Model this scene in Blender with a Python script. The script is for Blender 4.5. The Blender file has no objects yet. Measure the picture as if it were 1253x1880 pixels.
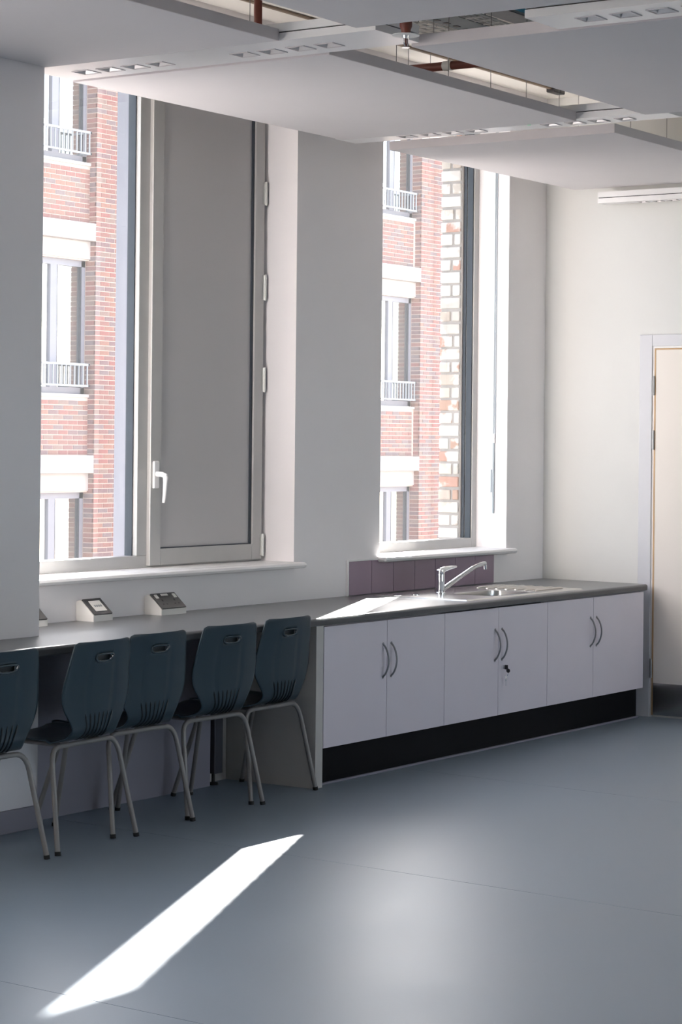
import bpy, bmesh, math, random
from mathutils import Vector, Matrix
PI = math.pi
random.seed(7)
SC = bpy.context.scene
COL = SC.collection

# ------------------------------------------------------------------ camera, sky, sun, exposure
W, H = 1253, 1880
F_PX, YAW, ROLL, HOR = 4085.56, 0.591743, 0.0100170, 817.96     # fitted to the photograph's vanishing lines
EYE = Vector((0.0, 0.0, 1.61))
cam_d = bpy.data.cameras.new('camera')
cam = bpy.data.objects.new('camera', cam_d)
COL.objects.link(cam)
cam_d.sensor_fit = 'VERTICAL'
cam_d.sensor_height = 36.0
cam_d.sensor_width = 24.0
cam_d.lens = F_PX / H * 36.0
cam_d.shift_x = 0.0
cam_d.shift_y = (HOR - H / 2) / H
cam_d.clip_start = 0.05
cam_d.clip_end = 300
fw = Vector((math.cos(YAW), math.sin(YAW), 0))
rt = Vector((math.sin(YAW), -math.cos(YAW), 0))
up = Vector((0, 0, 1))
r2 = rt * math.cos(ROLL) + up * math.sin(ROLL)
u2 = up * math.cos(ROLL) - rt * math.sin(ROLL)
m3 = Matrix((r2, u2, -fw)).transposed()
cam.matrix_world = Matrix.Translation(EYE) @ m3.to_4x4()
SC.camera = cam

SUN_EL = math.radians(27.0)
SUN_H = Vector((0.913, 0.408, 0)).normalized()
world = bpy.data.worlds.new('sky')
SC.world = world
world.use_nodes = True
wn = world.node_tree
wn.nodes.clear()
sky = wn.nodes.new('ShaderNodeTexSky')
sky.sky_type = 'NISHITA'
sky.sun_disc = False
sky.sun_elevation = SUN_EL
sky.sun_rotation = math.atan2(SUN_H.x, SUN_H.y)
sky.altitude = 50
sky.air_density = 1.0
sky.dust_density = 1.0
sky.ozone_density = 1.5
bg = wn.nodes.new('ShaderNodeBackground')
bg.inputs['Strength'].default_value = 0.55
wo = wn.nodes.new('ShaderNodeOutputWorld')
hs = wn.nodes.new('ShaderNodeHueSaturation')          # thin bright haze: a paler sky
hs.inputs['Saturation'].default_value = 0.5
wn.links.new(sky.outputs['Color'], hs.inputs['Color'])
wn.links.new(hs.outputs['Color'], bg.inputs['Color'])
wn.links.new(bg.outputs['Background'], wo.inputs['Surface'])

sun_d = bpy.data.lights.new('sun', 'SUN')
sun_d.energy = 30.0
sun_d.angle = math.radians(0.55)
sun_d.color = (1.0, 0.965, 0.92)
sun = bpy.data.objects.new('sun', sun_d)
COL.objects.link(sun)
sdir = -(SUN_H * math.cos(SUN_EL) + up * math.sin(SUN_EL))
sun.rotation_euler = sdir.to_track_quat('-Z', 'Y').to_euler()
sun.location = (30, 20, 25)

SC.view_settings.view_transform = 'Standard'
SC.view_settings.look = 'None'
SC.view_settings.gamma = 1.0
SC.view_settings.use_curve_mapping = False
SC.view_settings.exposure = 0.76
SC.cycles.use_denoising = True
SC.cycles.max_bounces = 14
SC.cycles.diffuse_bounces = 10
SC.cycles.transparent_max_bounces = 16
SC.cycles.sample_clamp_indirect = 12.0
SC.cycles.caustics_reflective = False
SC.cycles.caustics_refractive = False

# ------------------------------------------------------------------ materials
def new_mat(name):
    m = bpy.data.materials.new(name)
    m.use_nodes = True
    nt = m.node_tree
    b = nt.nodes['Principled BSDF']
    return m, nt, b

def mat(name, col, rough=0.5, metal=0.0, spec=0.5, var=0.0, scale=6.0, bump=0.0, bscale=200.0, coat=0.0, stretch=None, rvar=0.0):
    m, nt, b = new_mat(name)
    b.inputs['Roughness'].default_value = rough
    b.inputs['Metallic'].default_value = metal
    b.inputs['Specular IOR Level'].default_value = spec
    b.inputs['Coat Weight'].default_value = coat
    b.inputs['Base Color'].default_value = (*col, 1)
    tc = nt.nodes.new('ShaderNodeTexCoord')
    mp = nt.nodes.new('ShaderNodeMapping')
    nt.links.new(tc.outputs['Object'], mp.inputs['Vector'])
    if stretch: mp.inputs['Scale'].default_value = stretch
    if var > 0 or rvar > 0:
        n = nt.nodes.new('ShaderNodeTexNoise')
        n.inputs['Scale'].default_value = scale
        n.inputs['Detail'].default_value = 5
        nt.links.new(mp.outputs['Vector'], n.inputs['Vector'])
        if var > 0:
            cr = nt.nodes.new('ShaderNodeValToRGB')
            cr.color_ramp.elements[0].position = 0.3
            cr.color_ramp.elements[1].position = 0.7
            cr.color_ramp.elements[0].color = (*[c * (1 - var) for c in col], 1)
            cr.color_ramp.elements[1].color = (*[min(1, c * (1 + var)) for c in col], 1)
            nt.links.new(n.outputs['Fac'], cr.inputs['Fac'])
            nt.links.new(cr.outputs['Color'], b.inputs['Base Color'])
        if rvar > 0:
            mr = nt.nodes.new('ShaderNodeMapRange')
            mr.inputs['To Min'].default_value = rough - rvar
            mr.inputs['To Max'].default_value = rough + rvar
            nt.links.new(n.outputs['Fac'], mr.inputs['Value'])
            nt.links.new(mr.outputs['Result'], b.inputs['Roughness'])
    if bump > 0:
        n2 = nt.nodes.new('ShaderNodeTexNoise')
        n2.inputs['Scale'].default_value = bscale
        n2.inputs['Detail'].default_value = 3
        nt.links.new(mp.outputs['Vector'], n2.inputs['Vector'])
        bp = nt.nodes.new('ShaderNodeBump')
        bp.inputs['Strength'].default_value = bump
        bp.inputs['Distance'].default_value = 0.002
        nt.links.new(n2.outputs['Fac'], bp.inputs['Height'])
        nt.links.new(bp.outputs['Normal'], b.inputs['Normal'])
    return m

def brick_mat(name, stops, island, rough=0.9, patch=None):
    """colour picked at random per brick (object or mesh island), a little grain over it"""
    m, nt, b = new_mat(name)
    b.inputs['Roughness'].default_value = rough
    if island:
        g = nt.nodes.new('ShaderNodeNewGeometry'); src = g.outputs['Random Per Island']
    else:
        g = nt.nodes.new('ShaderNodeObjectInfo'); src = g.outputs['Random']
    cr = nt.nodes.new('ShaderNodeValToRGB')
    cr.color_ramp.interpolation = 'CONSTANT'
    el = cr.color_ramp.elements
    while len(el) < len(stops): el.new(0.5)
    for i, c in enumerate(stops):
        el[i].position = i / len(stops); el[i].color = (*c, 1)
    nt.links.new(src, cr.inputs['Fac'])
    tc = nt.nodes.new('ShaderNodeTexCoord')
    n = nt.nodes.new('ShaderNodeTexNoise')
    n.inputs['Scale'].default_value = 18; n.inputs['Detail'].default_value = 6
    nt.links.new(tc.outputs['Object'], n.inputs['Vector'])
    mx = nt.nodes.new('ShaderNodeMix'); mx.data_type = 'RGBA'; mx.blend_type = 'MULTIPLY'
    mr = nt.nodes.new('ShaderNodeMapRange'); mr.inputs['To Min'].default_value = 0.75; mr.inputs['To Max'].default_value = 1.2
    nt.links.new(n.outputs['Fac'], mr.inputs['Value'])
    mx.inputs['Factor'].default_value = 1.0
    nt.links.new(cr.outputs['Color'], mx.inputs['A'])
    nt.links.new(mr.outputs['Result'], mx.inputs['B'])
    out = mx.outputs['Result']
    if patch:
        n2 = nt.nodes.new('ShaderNodeTexNoise'); n2.inputs['Scale'].default_value = 9; n2.inputs['Detail'].default_value = 4
        nt.links.new(tc.outputs['Object'], n2.inputs['Vector'])
        r2_ = nt.nodes.new('ShaderNodeValToRGB')
        r2_.color_ramp.elements[0].position = 0.47; r2_.color_ramp.elements[1].position = 0.55
        nt.links.new(n2.outputs['Fac'], r2_.inputs['Fac'])
        m2 = nt.nodes.new('ShaderNodeMix'); m2.data_type = 'RGBA'
        nt.links.new(r2_.outputs['Color'], m2.inputs['Factor'])
        nt.links.new(out, m2.inputs['A'])
        m2.inputs['B'].default_value = (*patch, 1)
        out = m2.outputs['Result']
    nt.links.new(out, b.inputs['Base Color'])
    return m

def glass_mat(name, refl=0.07, tint=(1, 1, 1), glare_veil=0.0):
    m = bpy.data.materials.new(name); m.use_nodes = True
    nt = m.node_tree; nt.nodes.clear()
    t = nt.nodes.new('ShaderNodeBsdfTransparent'); t.inputs['Color'].default_value = (*tint, 1)
    g = nt.nodes.new('ShaderNodeBsdfGlossy'); g.inputs['Roughness'].default_value = 0.0
    mx = nt.nodes.new('ShaderNodeMixShader'); mx.inputs['Fac'].default_value = refl
    if glare_veil > 0:
        d = nt.nodes.new('ShaderNodeBsdfTranslucent'); d.inputs['Color'].default_value = (.9, .9, .9, 1)
        m2 = nt.nodes.new('ShaderNodeMixShader'); m2.inputs['Fac'].default_value = glare_veil
        nt.links.new(t.outputs[0], m2.inputs[1]); nt.links.new(d.outputs[0], m2.inputs[2]); t = m2
    o = nt.nodes.new('ShaderNodeOutputMaterial')
    nt.links.new(t.outputs[0], mx.inputs[1]); nt.links.new(g.outputs[0], mx.inputs[2]); nt.links.new(mx.outputs[0], o.inputs['Surface'])
    return m

M = {}
M['wall_cream_dimmed'] = mat('painted_plaster_cream_dimmed', (0.73, 0.727, 0.705), 0.75, var=0.012, scale=2.5, bump=0.05, bscale=250)  # end wall paint darkened to offset the strong light falling there
M['wall'] = mat('painted_plaster', (0.875, 0.846, 0.852), 0.75, var=0.012, scale=2.5, bump=0.05, bscale=250)
M['gloss_white'] = mat('white_gloss_paint', (0.82, 0.81, 0.81), 0.35, var=0.01)
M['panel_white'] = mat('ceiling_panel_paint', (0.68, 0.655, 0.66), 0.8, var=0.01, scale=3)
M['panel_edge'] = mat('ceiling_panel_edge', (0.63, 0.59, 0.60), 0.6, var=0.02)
M['track_white'] = mat('luminaire_white', (0.80, 0.79, 0.79), 0.28, var=0.01)
M['slab'] = mat('ceiling_cream', (0.88, 0.855, 0.80), 0.85, var=0.03, scale=1.5)
M['floor'] = mat('blue_grey_vinyl', (0.225, 0.285, 0.345), 0.40, var=0.05, scale=1.3, spec=0.65, bump=0.04, bscale=90, rvar=0.06)
M['joint'] = mat('floor_joint', (0.10, 0.11, 0.12), 0.6)
M['laminate'] = mat('lilac_white_laminate', (0.75, 0.695, 0.75), 0.42, var=0.012, scale=4)
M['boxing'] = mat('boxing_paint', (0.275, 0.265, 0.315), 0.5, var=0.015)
M['worktop'] = mat('grey_worktop', (0.125, 0.13, 0.135), 0.28, var=0.03, scale=60)
M['worktop_edge'] = mat('worktop_edge', (0.085, 0.085, 0.09), 0.4, var=0.05, scale=40)
M['end_beige'] = mat('warm_grey_board', (0.56, 0.54, 0.51), 0.5, var=0.015, scale=4)
M['leg_dark'] = mat('dark_leg_paint', (0.06, 0.06, 0.075), 0.45, var=0.03)
M['rod'] = mat('pale_blue_grey_cord', (0.40, 0.45, 0.48), 0.5, var=0.02)
M['plinth'] = mat('black_plinth', (0.004, 0.004, 0.005), 0.5, spec=0.12, var=0.1)
M['chair'] = mat('dark_teal_plastic', (0.022, 0.042, 0.058), 0.30, var=0.06, scale=3, bump=0.08, bscale=400)
M['rim_gloss'] = mat('glossy_teal_lip', (0.035, 0.055, 0.07), 0.14, spec=0.8, var=0.03)  # lip lightened as well as glossy, to carry a bright reflection
M['rib'] = mat('dark_rib_plastic', (0.010, 0.016, 0.02), 0.4, var=0.05)
M['leg'] = mat('grey_powder_coat', (0.26, 0.245, 0.235), 0.42, metal=0.2, var=0.04, scale=20)
M['rubber'] = mat('black_rubber', (0.012, 0.012, 0.012), 0.8, var=0.1)
M['alu'] = mat('grey_window_aluminium', (0.46, 0.455, 0.445), 0.38, metal=0.15, var=0.02, scale=8)
M['gasket'] = mat('dark_gasket', (0.035, 0.045, 0.06), 0.45, var=0.1)
M['infill'] = mat('dark_grey_infill_panel', (0.49, 0.475, 0.475), 0.5, var=0.015, scale=2)
M['steel'] = mat('brushed_steel', (0.62, 0.61, 0.59), 0.24, metal=1.0, var=0.04, scale=30, stretch=(2, 30, 30))
M['chrome'] = mat('chrome', (0.82, 0.83, 0.85), 0.07, metal=1.0, var=0.01)
M['hinge'] = mat('silver_hinge', (0.66, 0.66, 0.64), 0.3, metal=0.7, var=0.03)
M['handle'] = mat('satin_nickel', (0.33, 0.33, 0.34), 0.3, metal=0.9, var=0.03)
M['tile'] = mat('purple_glazed_tile', (0.315, 0.225, 0.30), 0.22, var=0.03, scale=5)
M['grout'] = mat('pale_grout', (0.42, 0.38, 0.41), 0.8, var=0.05)
M['socket_white'] = mat('socket_box_white', (0.82, 0.80, 0.76), 0.4, var=0.01)
M['socket_dark'] = mat('dark_socket_plate', (0.075, 0.075, 0.075), 0.32, var=0.03)
M['socket_hole'] = mat('socket_hole', (0.008, 0.008, 0.008), 0.6, var=0.05)
M['door'] = mat('pale_beech_door', (0.78, 0.72, 0.66), 0.45, var=0.025, scale=2.5, stretch=(1, 1, 0.15))
M['lipping'] = mat('oak_lipping', (0.52, 0.33, 0.17), 0.5, var=0.1, scale=12, stretch=(4, 4, 0.4))
M['frame_paint'] = mat('door_frame_paint', (0.62, 0.62, 0.65), 0.4, var=0.01)
M['redpipe'] = mat('red_oxide_pipe', (0.21, 0.055, 0.038), 0.42, var=0.12, scale=15)
M['brown'] = mat('brown_conduit', (0.23, 0.17, 0.12), 0.55, var=0.08)
M['galv'] = mat('galvanised_tray', (0.32, 0.34, 0.35), 0.45, metal=0.5, var=0.08, scale=25)
M['bluetray'] = mat('blue_grey_tray', (0.22, 0.29, 0.33), 0.45, metal=0.3, var=0.06)
M['bluecable'] = mat('blue_cable', (0.02, 0.19, 0.32), 0.4, var=0.05)
M['whitewire'] = mat('white_wire', (0.80, 0.80, 0.78), 0.5, var=0.02)
M['wire'] = mat('steel_wire', (0.25, 0.25, 0.25), 0.4, metal=0.8, var=0.05)
M['reflector'] = mat('silver_reflector', (0.66, 0.64, 0.64), 0.34, metal=0.8, var=0.02)
M['lamp_dark'] = mat('dark_lamp_core', (0.03, 0.028, 0.03), 0.4, var=0.05)
M['glass'] = glass_mat('clear_pane', 0.06, glare_veil=0.012)  # small translucent share lays a veil of glare over the view outside
M['glass_far'] = glass_mat('far_pane', 0.34)
M['mortar'] = mat('pink_mortar', (0.63, 0.52, 0.46), 0.95, var=0.05, scale=8)
BR = [(0.31, 0.165, 0.145), (0.28, 0.165, 0.155), (0.33, 0.19, 0.155), (0.24, 0.165, 0.165), (0.32, 0.155, 0.14), (0.285, 0.205, 0.18), (0.30, 0.165, 0.145), (0.24, 0.185, 0.185)]
M['brick'] = brick_mat('red_brick', BR, False)
M['brick_is'] = brick_mat('red_brick_bulk', BR, True)
OB = [(0.52, 0.47, 0.41), (0.42, 0.27, 0.20), (0.72, 0.70, 0.67), (0.46, 0.39, 0.33), (0.62, 0.58, 0.54), (0.44, 0.25, 0.19), (0.50, 0.47, 0.43)]  # tones kept pale to carry overexposed brightness, besides the whitewash
M['oldbrick'] = brick_mat('whitewashed_old_brick', OB, False, patch=(0.66, 0.63, 0.60))
M['oldmortar'] = mat('old_lime_mortar', (0.33, 0.31, 0.29), 0.95, var=0.08, scale=14)
M['concrete'] = mat('cast_stone', (0.52, 0.485, 0.47), 0.8, var=0.03, scale=4)
M['greyframe'] = mat('pale_grey_frame', (0.27, 0.275, 0.32), 0.45, var=0.02)
M['rail'] = mat('pale_railing', (0.34, 0.37, 0.41), 0.45, var=0.02)
M['curtain'] = mat('pale_curtain', (0.36, 0.41, 0.38), 0.9, var=0.04, scale=5)
M['room_dim'] = mat('pale_room_wall', (0.50, 0.54, 0.60), 0.9, var=0.03)
M['extwall'] = mat('our_brick_front', (0.50, 0.45, 0.42), 0.95, var=0.12, scale=3)
M['paving'] = mat('street_paving', (0.34, 0.33, 0.32), 0.9, var=0.08, scale=2)

# ------------------------------------------------------------------ mesh helpers
class MB:
    def __init__(s): s.v = []; s.f = []; s.mi = []; s.cur = 0; s.smooth = []
    def add(s, vs, fs, smooth=False):
        o = len(s.v); s.v += [tuple(p) for p in vs]
        for f in fs:
            s.f.append(tuple(i + o for i in f)); s.mi.append(s.cur); s.smooth.append(smooth)
        return s
    def box(s, x0, x1, y0, y1, z0, z1, b=0.0):
        if x0 > x1: x0, x1 = x1, x0
        if y0 > y1: y0, y1 = y1, y0
        if z0 > z1: z0, z1 = z1, z0
        if b <= 0:
            vs = [(x, y, z) for x in (x0, x1) for y in (y0, y1) for z in (z0, z1)]
            return s.add(vs, [(0, 1, 3, 2), (4, 6, 7, 5), (0, 4, 5, 1), (2, 3, 7, 6), (0, 2, 6, 4), (1, 5, 7, 3)])
        bm = bmesh.new(); bmesh.ops.create_cube(bm, size=1)
        for v in bm.verts: v.co = Vector(((x0 + x1) / 2 + v.co.x * (x1 - x0), (y0 + y1) / 2 + v.co.y * (y1 - y0), (z0 + z1) / 2 + v.co.z * (z1 - z0)))
        bmesh.ops.bevel(bm, geom=bm.edges[:], offset=min(b, .49 * min(x1 - x0, y1 - y0, z1 - z0)), segments=2, profile=.5, affect='EDGES')
        s.bm(bm); return s
    def bm(s, bm, smooth=False):
        bm.verts.index_update()
        s.add([v.co[:] for v in bm.verts], [[v.index for v in f.verts] for f in bm.faces], smooth); bm.free(); return s
    def tube(s, pts, r, n=10, caps=True):
        pts = [Vector(p) for p in pts]; rr = r if isinstance(r, (list, tuple)) else [r] * len(pts)
        vs = []; fs = []; ref = None
        for i, p in enumerate(pts):
            d = (pts[min(i + 1, len(pts) - 1)] - pts[max(i - 1, 0)]).normalized()
            if ref is None: ref = d.orthogonal().normalized()
            ref = (ref - d * ref.dot(d)).normalized()
            bn = d.cross(ref)
            for k in range(n):
                a = 2 * PI * k / n
                vs.append(p + (ref * math.cos(a) + bn * math.sin(a)) * rr[i])
        for i in range(len(pts) - 1):
            for k in range(n):
                a, b = i * n + k, i * n + (k + 1) % n
                fs.append((a, b, b + n, a + n))
        if caps:
            fs.append(tuple(range(n))[::-1]); fs.append(tuple(range((len(pts) - 1) * n, len(pts) * n)))
        return s.add(vs, fs, True)
    def lathe(s, prof, c, n=20, axis='z'):
        vs = []; fs = []
        for r, h in prof:
            for k in range(n):
                a = 2 * PI * k / n; x, y = r * math.cos(a), r * math.sin(a)
                if axis == 'z': vs.append((c[0] + x, c[1] + y, c[2] + h))
                elif axis == 'y': vs.append((c[0] + x, c[1] + h, c[2] + y))
                else: vs.append((c[0] + h, c[1] + x, c[2] + y))
        for i in range(len(prof) - 1):
            for k in range(n):
                a, b = i * n + k, i * n + (k + 1) % n
                fs.append((a, b, b + n, a + n))
        fs.append(tuple(range(n))[::-1]); fs.append(tuple(range((len(prof) - 1) * n, len(prof) * n)))
        return s.add(vs, fs, True)
    def prism(s, poly, axis, a0, a1):
        """poly: 2-D outline in the two other axes, pushed along axis from a0 to a1"""
        n = len(poly)
        def P(p, a): return {'x': (a, p[0], p[1]), 'y': (p[0], a, p[1]), 'z': (p[0], p[1], a)}[axis]
        vs = [P(p, a0) for p in poly] + [P(p, a1) for p in poly]
        fs = [tuple(range(n))[::-1], tuple(range(n, 2 * n))] + [(i, (i + 1) % n, (i + 1) % n + n, i + n) for i in range(n)]
        return s.add(vs, fs)
    def build(s, name, mats, parent=None, smooth_angle=None):
        me = bpy.data.meshes.new(name)
        off = Vector((0, 0, 0))
        p = parent
        while p is not None: off += p.location; p = p.parent
        me.from_pydata([Vector(v) - off for v in s.v], [], s.f)
        if not isinstance(mats, (list, tuple)): mats = [mats]
        for m in mats: me.materials.append(m)
        me.polygons.foreach_set('material_index', s.mi)
        bm = bmesh.new(); bm.from_mesh(me); bmesh.ops.recalc_face_normals(bm, faces=bm.faces[:]); bm.to_mesh(me); bm.free()
        me.polygons.foreach_set('use_smooth', s.smooth)
        if any(s.smooth): me.set_sharp_from_angle(angle=math.radians(smooth_angle or 40))
        me.update()
        o = bpy.data.objects.new(name, me); COL.objects.link(o)
        if parent is not None: o.parent = parent
        return o

def tag(o, label=None, cat=None, group=None, kind=None):
    if label: o['label'] = label
    if cat: o['category'] = cat
    if group: o['group'] = group
    if kind: o['kind'] = kind
    return o
def thing(name, loc, label, cat, group=None):
    o = bpy.data.objects.new(name, None); COL.objects.link(o)
    o.location = loc; o.empty_display_size = 0.1
    return tag(o, label, cat, group)
def struct(name, mb, mats, label=None, parent=None):
    o = mb.build(name, mats, parent)
    if parent is None: tag(o, label, None, None, 'structure')
    elif label: o['label'] = label
    return o
def copy_tree(o, parent=None):
    c = o.copy(); COL.objects.link(c)
    if parent is not None: c.parent = parent
    for ch in list(o.children): copy_tree(ch, c)
    return c
def arc(p0, p1, p2, n=6):
    """quadratic bend from p0 to p2 round the corner p1"""
    p0, p1, p2 = Vector(p0), Vector(p1), Vector(p2)
    return [(1 - t) ** 2 * p0 + 2 * t * (1 - t) * p1 + t * t * p2 for t in [i / n for i in range(n + 1)]]
def pane(mb, x0, x1, y, z0, z1, t=0.006): return mb.box(x0, x1, y, y + t, z0, z1)

# ------------------------------------------------------------------ key dimensions
YW = 6.65          # inner face of window wall
XC = 12.15         # far wall
ZP = 3.18          # underside of ceiling panels
ZC = 3.77          # ceiling slab
X0, Y0 = -6.0, -3.2
WINS = [(7.20, 9.465), (10.285, 11.69), (3.6, 5.7), (0.2, 2.4), (-3.4, -1.2)]
WZ0, WZ1 = 0.985, 3.62

# ------------------------------------------------------------------ room shell
# floor: base slab with welded vinyl sheets on it
fl = struct('floor', MB().box(X0, XC, Y0, YW, -0.25, -0.004), M['joint'], 'blue grey vinyl floor with thin welded seams')
def seam(k, y): return [None, (4.980, .045), (7.146, .068), (9.335, .083), None][k][0] + [None, (0, .045), (0, .068), (0, .083), None][k][1] * (y - 5)
for i in range(4):
    g = 0.0016
    def xl(y): return X0 if i == 0 else seam(i, y) + g
    def xr(y): return XC if i == 3 else seam(i + 1, y) - g
    b = MB()
    poly = [(xl(Y0), Y0), (xr(Y0), Y0), (xr(YW), YW), (xl(YW), YW)]
    b.prism(poly, 'z', -0.004, 0.0)
    b.build('vinyl_sheet', M['floor'], fl)

# window wall: inner leaf and outer leaf pierced by the windows, pier, outer front
def pierced(mb, xa, xb, ya, yb, za, zb, holes):
    xs = sorted([xa, xb] + [h for hh in holes for h in hh[:2]])
    cur = xa
    for h0, h1, z0, z1 in sorted(holes):
        if h0 > cur: mb.box(cur, h0, ya, yb, za, zb)
        mb.box(h0, h1, ya, yb, za, z0); mb.box(h0, h1, ya, yb, z1, zb)
        cur = h1
    if cur < xb: mb.box(cur, xb, ya, yb, za, zb)
wl = MB()
pierced(wl, X0, XC + .3, YW, 6.93, -0.25, 4.1, [(a, b, WZ0, WZ1) for a, b in WINS])
wl.box(5.9, 7.03, 6.24, YW + .01, -0.004, ZC + .02)                     # pier
wl.box(2.6, 3.4, 6.24, YW + .01, -0.004, ZC + .02)
wl.cur = 1
pierced(wl, -14, 46, 6.93, 7.075, -6.0, 4.7, [(a - .05 + .10, b - .075, WZ0 - .03, WZ1 + .0) for a, b in WINS])
wall_left = struct('wall_left', wl, [M['wall'], M['extwall']], 'white painted window wall with projecting pier at its left')
# old brick jamb seen through the right-hand window
jx = 11.69 - .075
zc = 0.90; k = 0
oldmesh = {}
def old_brick(y0, y1, z0, z1, d):
    b = MB().box(jx - d, jx + .002, y0, y1, z0, z1, 0.006)
    o = b.build('brick', M['oldbrick'], wall_left); return o
while zc < 3.62:
    z1 = zc + 0.063 + random.uniform(-.003, .002)
    d = lambda: 0.010 + random.uniform(0, 0.007)
    if k % 2 == 0:
        old_brick(6.94, 7.079, zc, z1, d())
    else:
        s_ = 6.985 + random.uniform(-.012, .02)
        old_brick(6.94, s_, zc, z1, d()); old_brick(s_ + .014, 7.079, zc, z1, d())
    zc += 0.0775; k += 1
MB().box(jx - .004, jx + .003, 6.935, 7.074, .95, WZ1).build('mortar_bed', M['oldmortar'], wall_left)

struct('wall_far', MB().box(XC, XC + .25, Y0 - .2, YW + .0, -0.25, 4.1), M['wall_cream_dimmed'], 'white painted end wall with the door')
FILL_WIN = [(7.4, 11.9, 0.95, 3.6)]  # unseen window added so daylight fills the window wall and cabinets
def wall_right():
    b = MB()
    pierced(b, X0 - .2, XC, Y0 - .2, Y0, -0.25, 4.1, FILL_WIN)
    return b
struct('wall_right', wall_right(), M['wall'], 'white painted wall on the right, out of frame')
struct('wall_back', MB().box(X0 - .2, X0, Y0, YW, -0.25, 4.1), M['wall'], 'white painted wall behind the viewer')
struct('ceiling', MB().box(X0, XC, Y0, YW, ZC, ZC + .3), M['slab'], 'cream painted ceiling slab above the hung panels')
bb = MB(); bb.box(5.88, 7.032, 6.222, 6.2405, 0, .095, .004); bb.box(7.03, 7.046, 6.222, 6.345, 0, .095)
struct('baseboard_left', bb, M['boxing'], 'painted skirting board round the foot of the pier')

# boxing below the counter
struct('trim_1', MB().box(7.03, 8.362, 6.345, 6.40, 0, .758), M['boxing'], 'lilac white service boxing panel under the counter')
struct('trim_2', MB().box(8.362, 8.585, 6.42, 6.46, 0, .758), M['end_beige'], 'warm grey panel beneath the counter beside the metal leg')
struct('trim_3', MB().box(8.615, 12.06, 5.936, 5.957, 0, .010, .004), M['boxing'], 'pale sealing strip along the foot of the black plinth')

# ------------------------------------------------------------------ windows
YF = 6.86
def frame_bars(mb, x0, x1, z0, z1, y0, y1, w, wb, bev=.003):
    mb.box(x0, x0 + w, y0, y1, z0, z1, bev); mb.box(x1 - w, x1, y0, y1, z0, z1, bev)
    mb.box(x0 + w, x1 - w, y0, y1, z0, z0 + wb, bev); mb.box(x0 + w, x1 - w, y0, y1, z1 - w, z1, bev)
    return mb
def sill(x0, x1, parent, left_open=False):
    pr = [(6.862, .985), (6.862, 1.003), (6.606, 1.003)]
    pr += [(6.604 + .015 * math.cos(a), .988 + .015 * math.sin(a)) for a in [PI / 2 + PI * i / 8 for i in range(1, 9)]]
    pr += [(6.648, .973), (6.648, .985)]
    b = MB(); b.prism(pr, 'x', x0 + .028, x1 - .028)
    return b
def make_sill(x0, x1, parent):
    b = MB()
    b.box(x0 + .033, x1 - .033, 6.648, 6.862, .985, 1.003)
    # projecting nosing with rounded front and ends
    b.box(x0, x1, 6.585, 6.6495, .972, 1.003, .0145)
    return b.build('window_sill', M['gloss_white'], parent)

w1 = struct('window_1', frame_bars(MB(), 7.20, 9.465, 1.003, WZ1, YF, 6.93, .055, .060), M['alu'],
            'tall grey aluminium window with fixed pane and dark side vent')
make_sill(7.06, 9.502, w1)
b = MB(); b.box(8.432, 8.52, YF, 6.93, 1.063, WZ1 - .055, .003); b.build('mullion', M['alu'], w1)
MB().box(8.446, 8.50, 6.93, 7.02, 1.0, WZ1 - .055, .002).build('outer_mullion', M['greyframe'], w1)
MB().box(8.424, 8.4318, 6.885, 6.93, 1.063, WZ1 - .055).build('gasket', M['gasket'], w1)
b = MB(); pane(b, 7.255, 8.432, 6.905, 1.063, WZ1 - .055); b.build('glass_pane', M['glass'], w1)
# vent casement with solid infill
CX0, CX1, CZ0, CZ1, CY = 8.507, 9.437, 1.012, WZ1 - .01, 6.838
cas = frame_bars(MB(), CX0, CX1, CZ0, CZ1, CY, YF + .02, .085, .082, .003).build('vent_casement', M['alu'], w1)
MB().box(CX0 + .088, CX1 - .095, CY + .017, CY + .024, CZ0 + .086, CZ1 - .09).build('infill_panel', M['infill'], cas)['label'] = 'dark grey solid infill panel'
b = MB()
gz0, gz1 = CZ0 + .082, CZ1 - .086
b.box(CX1 - .097, CX1 - .085, CY + .006, CY + .018, gz0, gz1); b.box(CX0 + .085, CX1 - .085, CY + .008, CY + .018, gz0, gz0 + .005)
b.build('gasket', M['gasket'], cas)
b = MB(); b.box(CX1 - .085, CX1 - .062, CY - .004, CY, gz0, CZ1 - .02, .0015); b.build('glazing_bead', M['alu'], cas)
hb = MB()                                                     # handle
hx, hz = CX0 + .034, 1.385
hb.box(hx - .0215, hx + .0215, CY - .013, CY, 1.395 - .005, 1.525, .006)
hb.build('handle_plate', M['gloss_white'], cas)
hb = MB()
hb.tube([(hx, CY - .010, 1.462), (hx, CY - .045, 1.460), (hx, CY - .060, 1.456), (hx, CY - .067, 1.444), (hx, CY - .066, 1.42), (hx, CY - .063, 1.38), (hx, CY - .060, 1.345), (hx, CY - .056, 1.322)],
        [.0125, .013, .0135, .0135, .0115, .0100, .0088, .0075], 12)
hb.tube([(hx, CY - .060, 1.456), (hx, CY - .0755, 1.456)], .0065, 10)
hb.build('handle', M['gloss_white'], cas)['label'] = 'white drop lever handle'
for za, zb in ((1.028, 1.145), (1.885, 2.015), (2.365, 2.50), (2.862, 2.985)):
    h_ = MB()
    h_.tube([(CX1 + .006, CY - .002, za), (CX1 + .006, CY - .002, zb)], .0085, 10)
    for zz in (za + .02, zb - .02): h_.tube([(CX1 + .006, CY - .002, zz - .002), (CX1 + .006, CY - .002, zz + .002)], .0105, 10)
    h_.box(CX1 - .014, CX1 + .006, CY - .004, CY - .0005, za + .004, zb - .004)
    h_.build('hinge', M['hinge'], w1)
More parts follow.
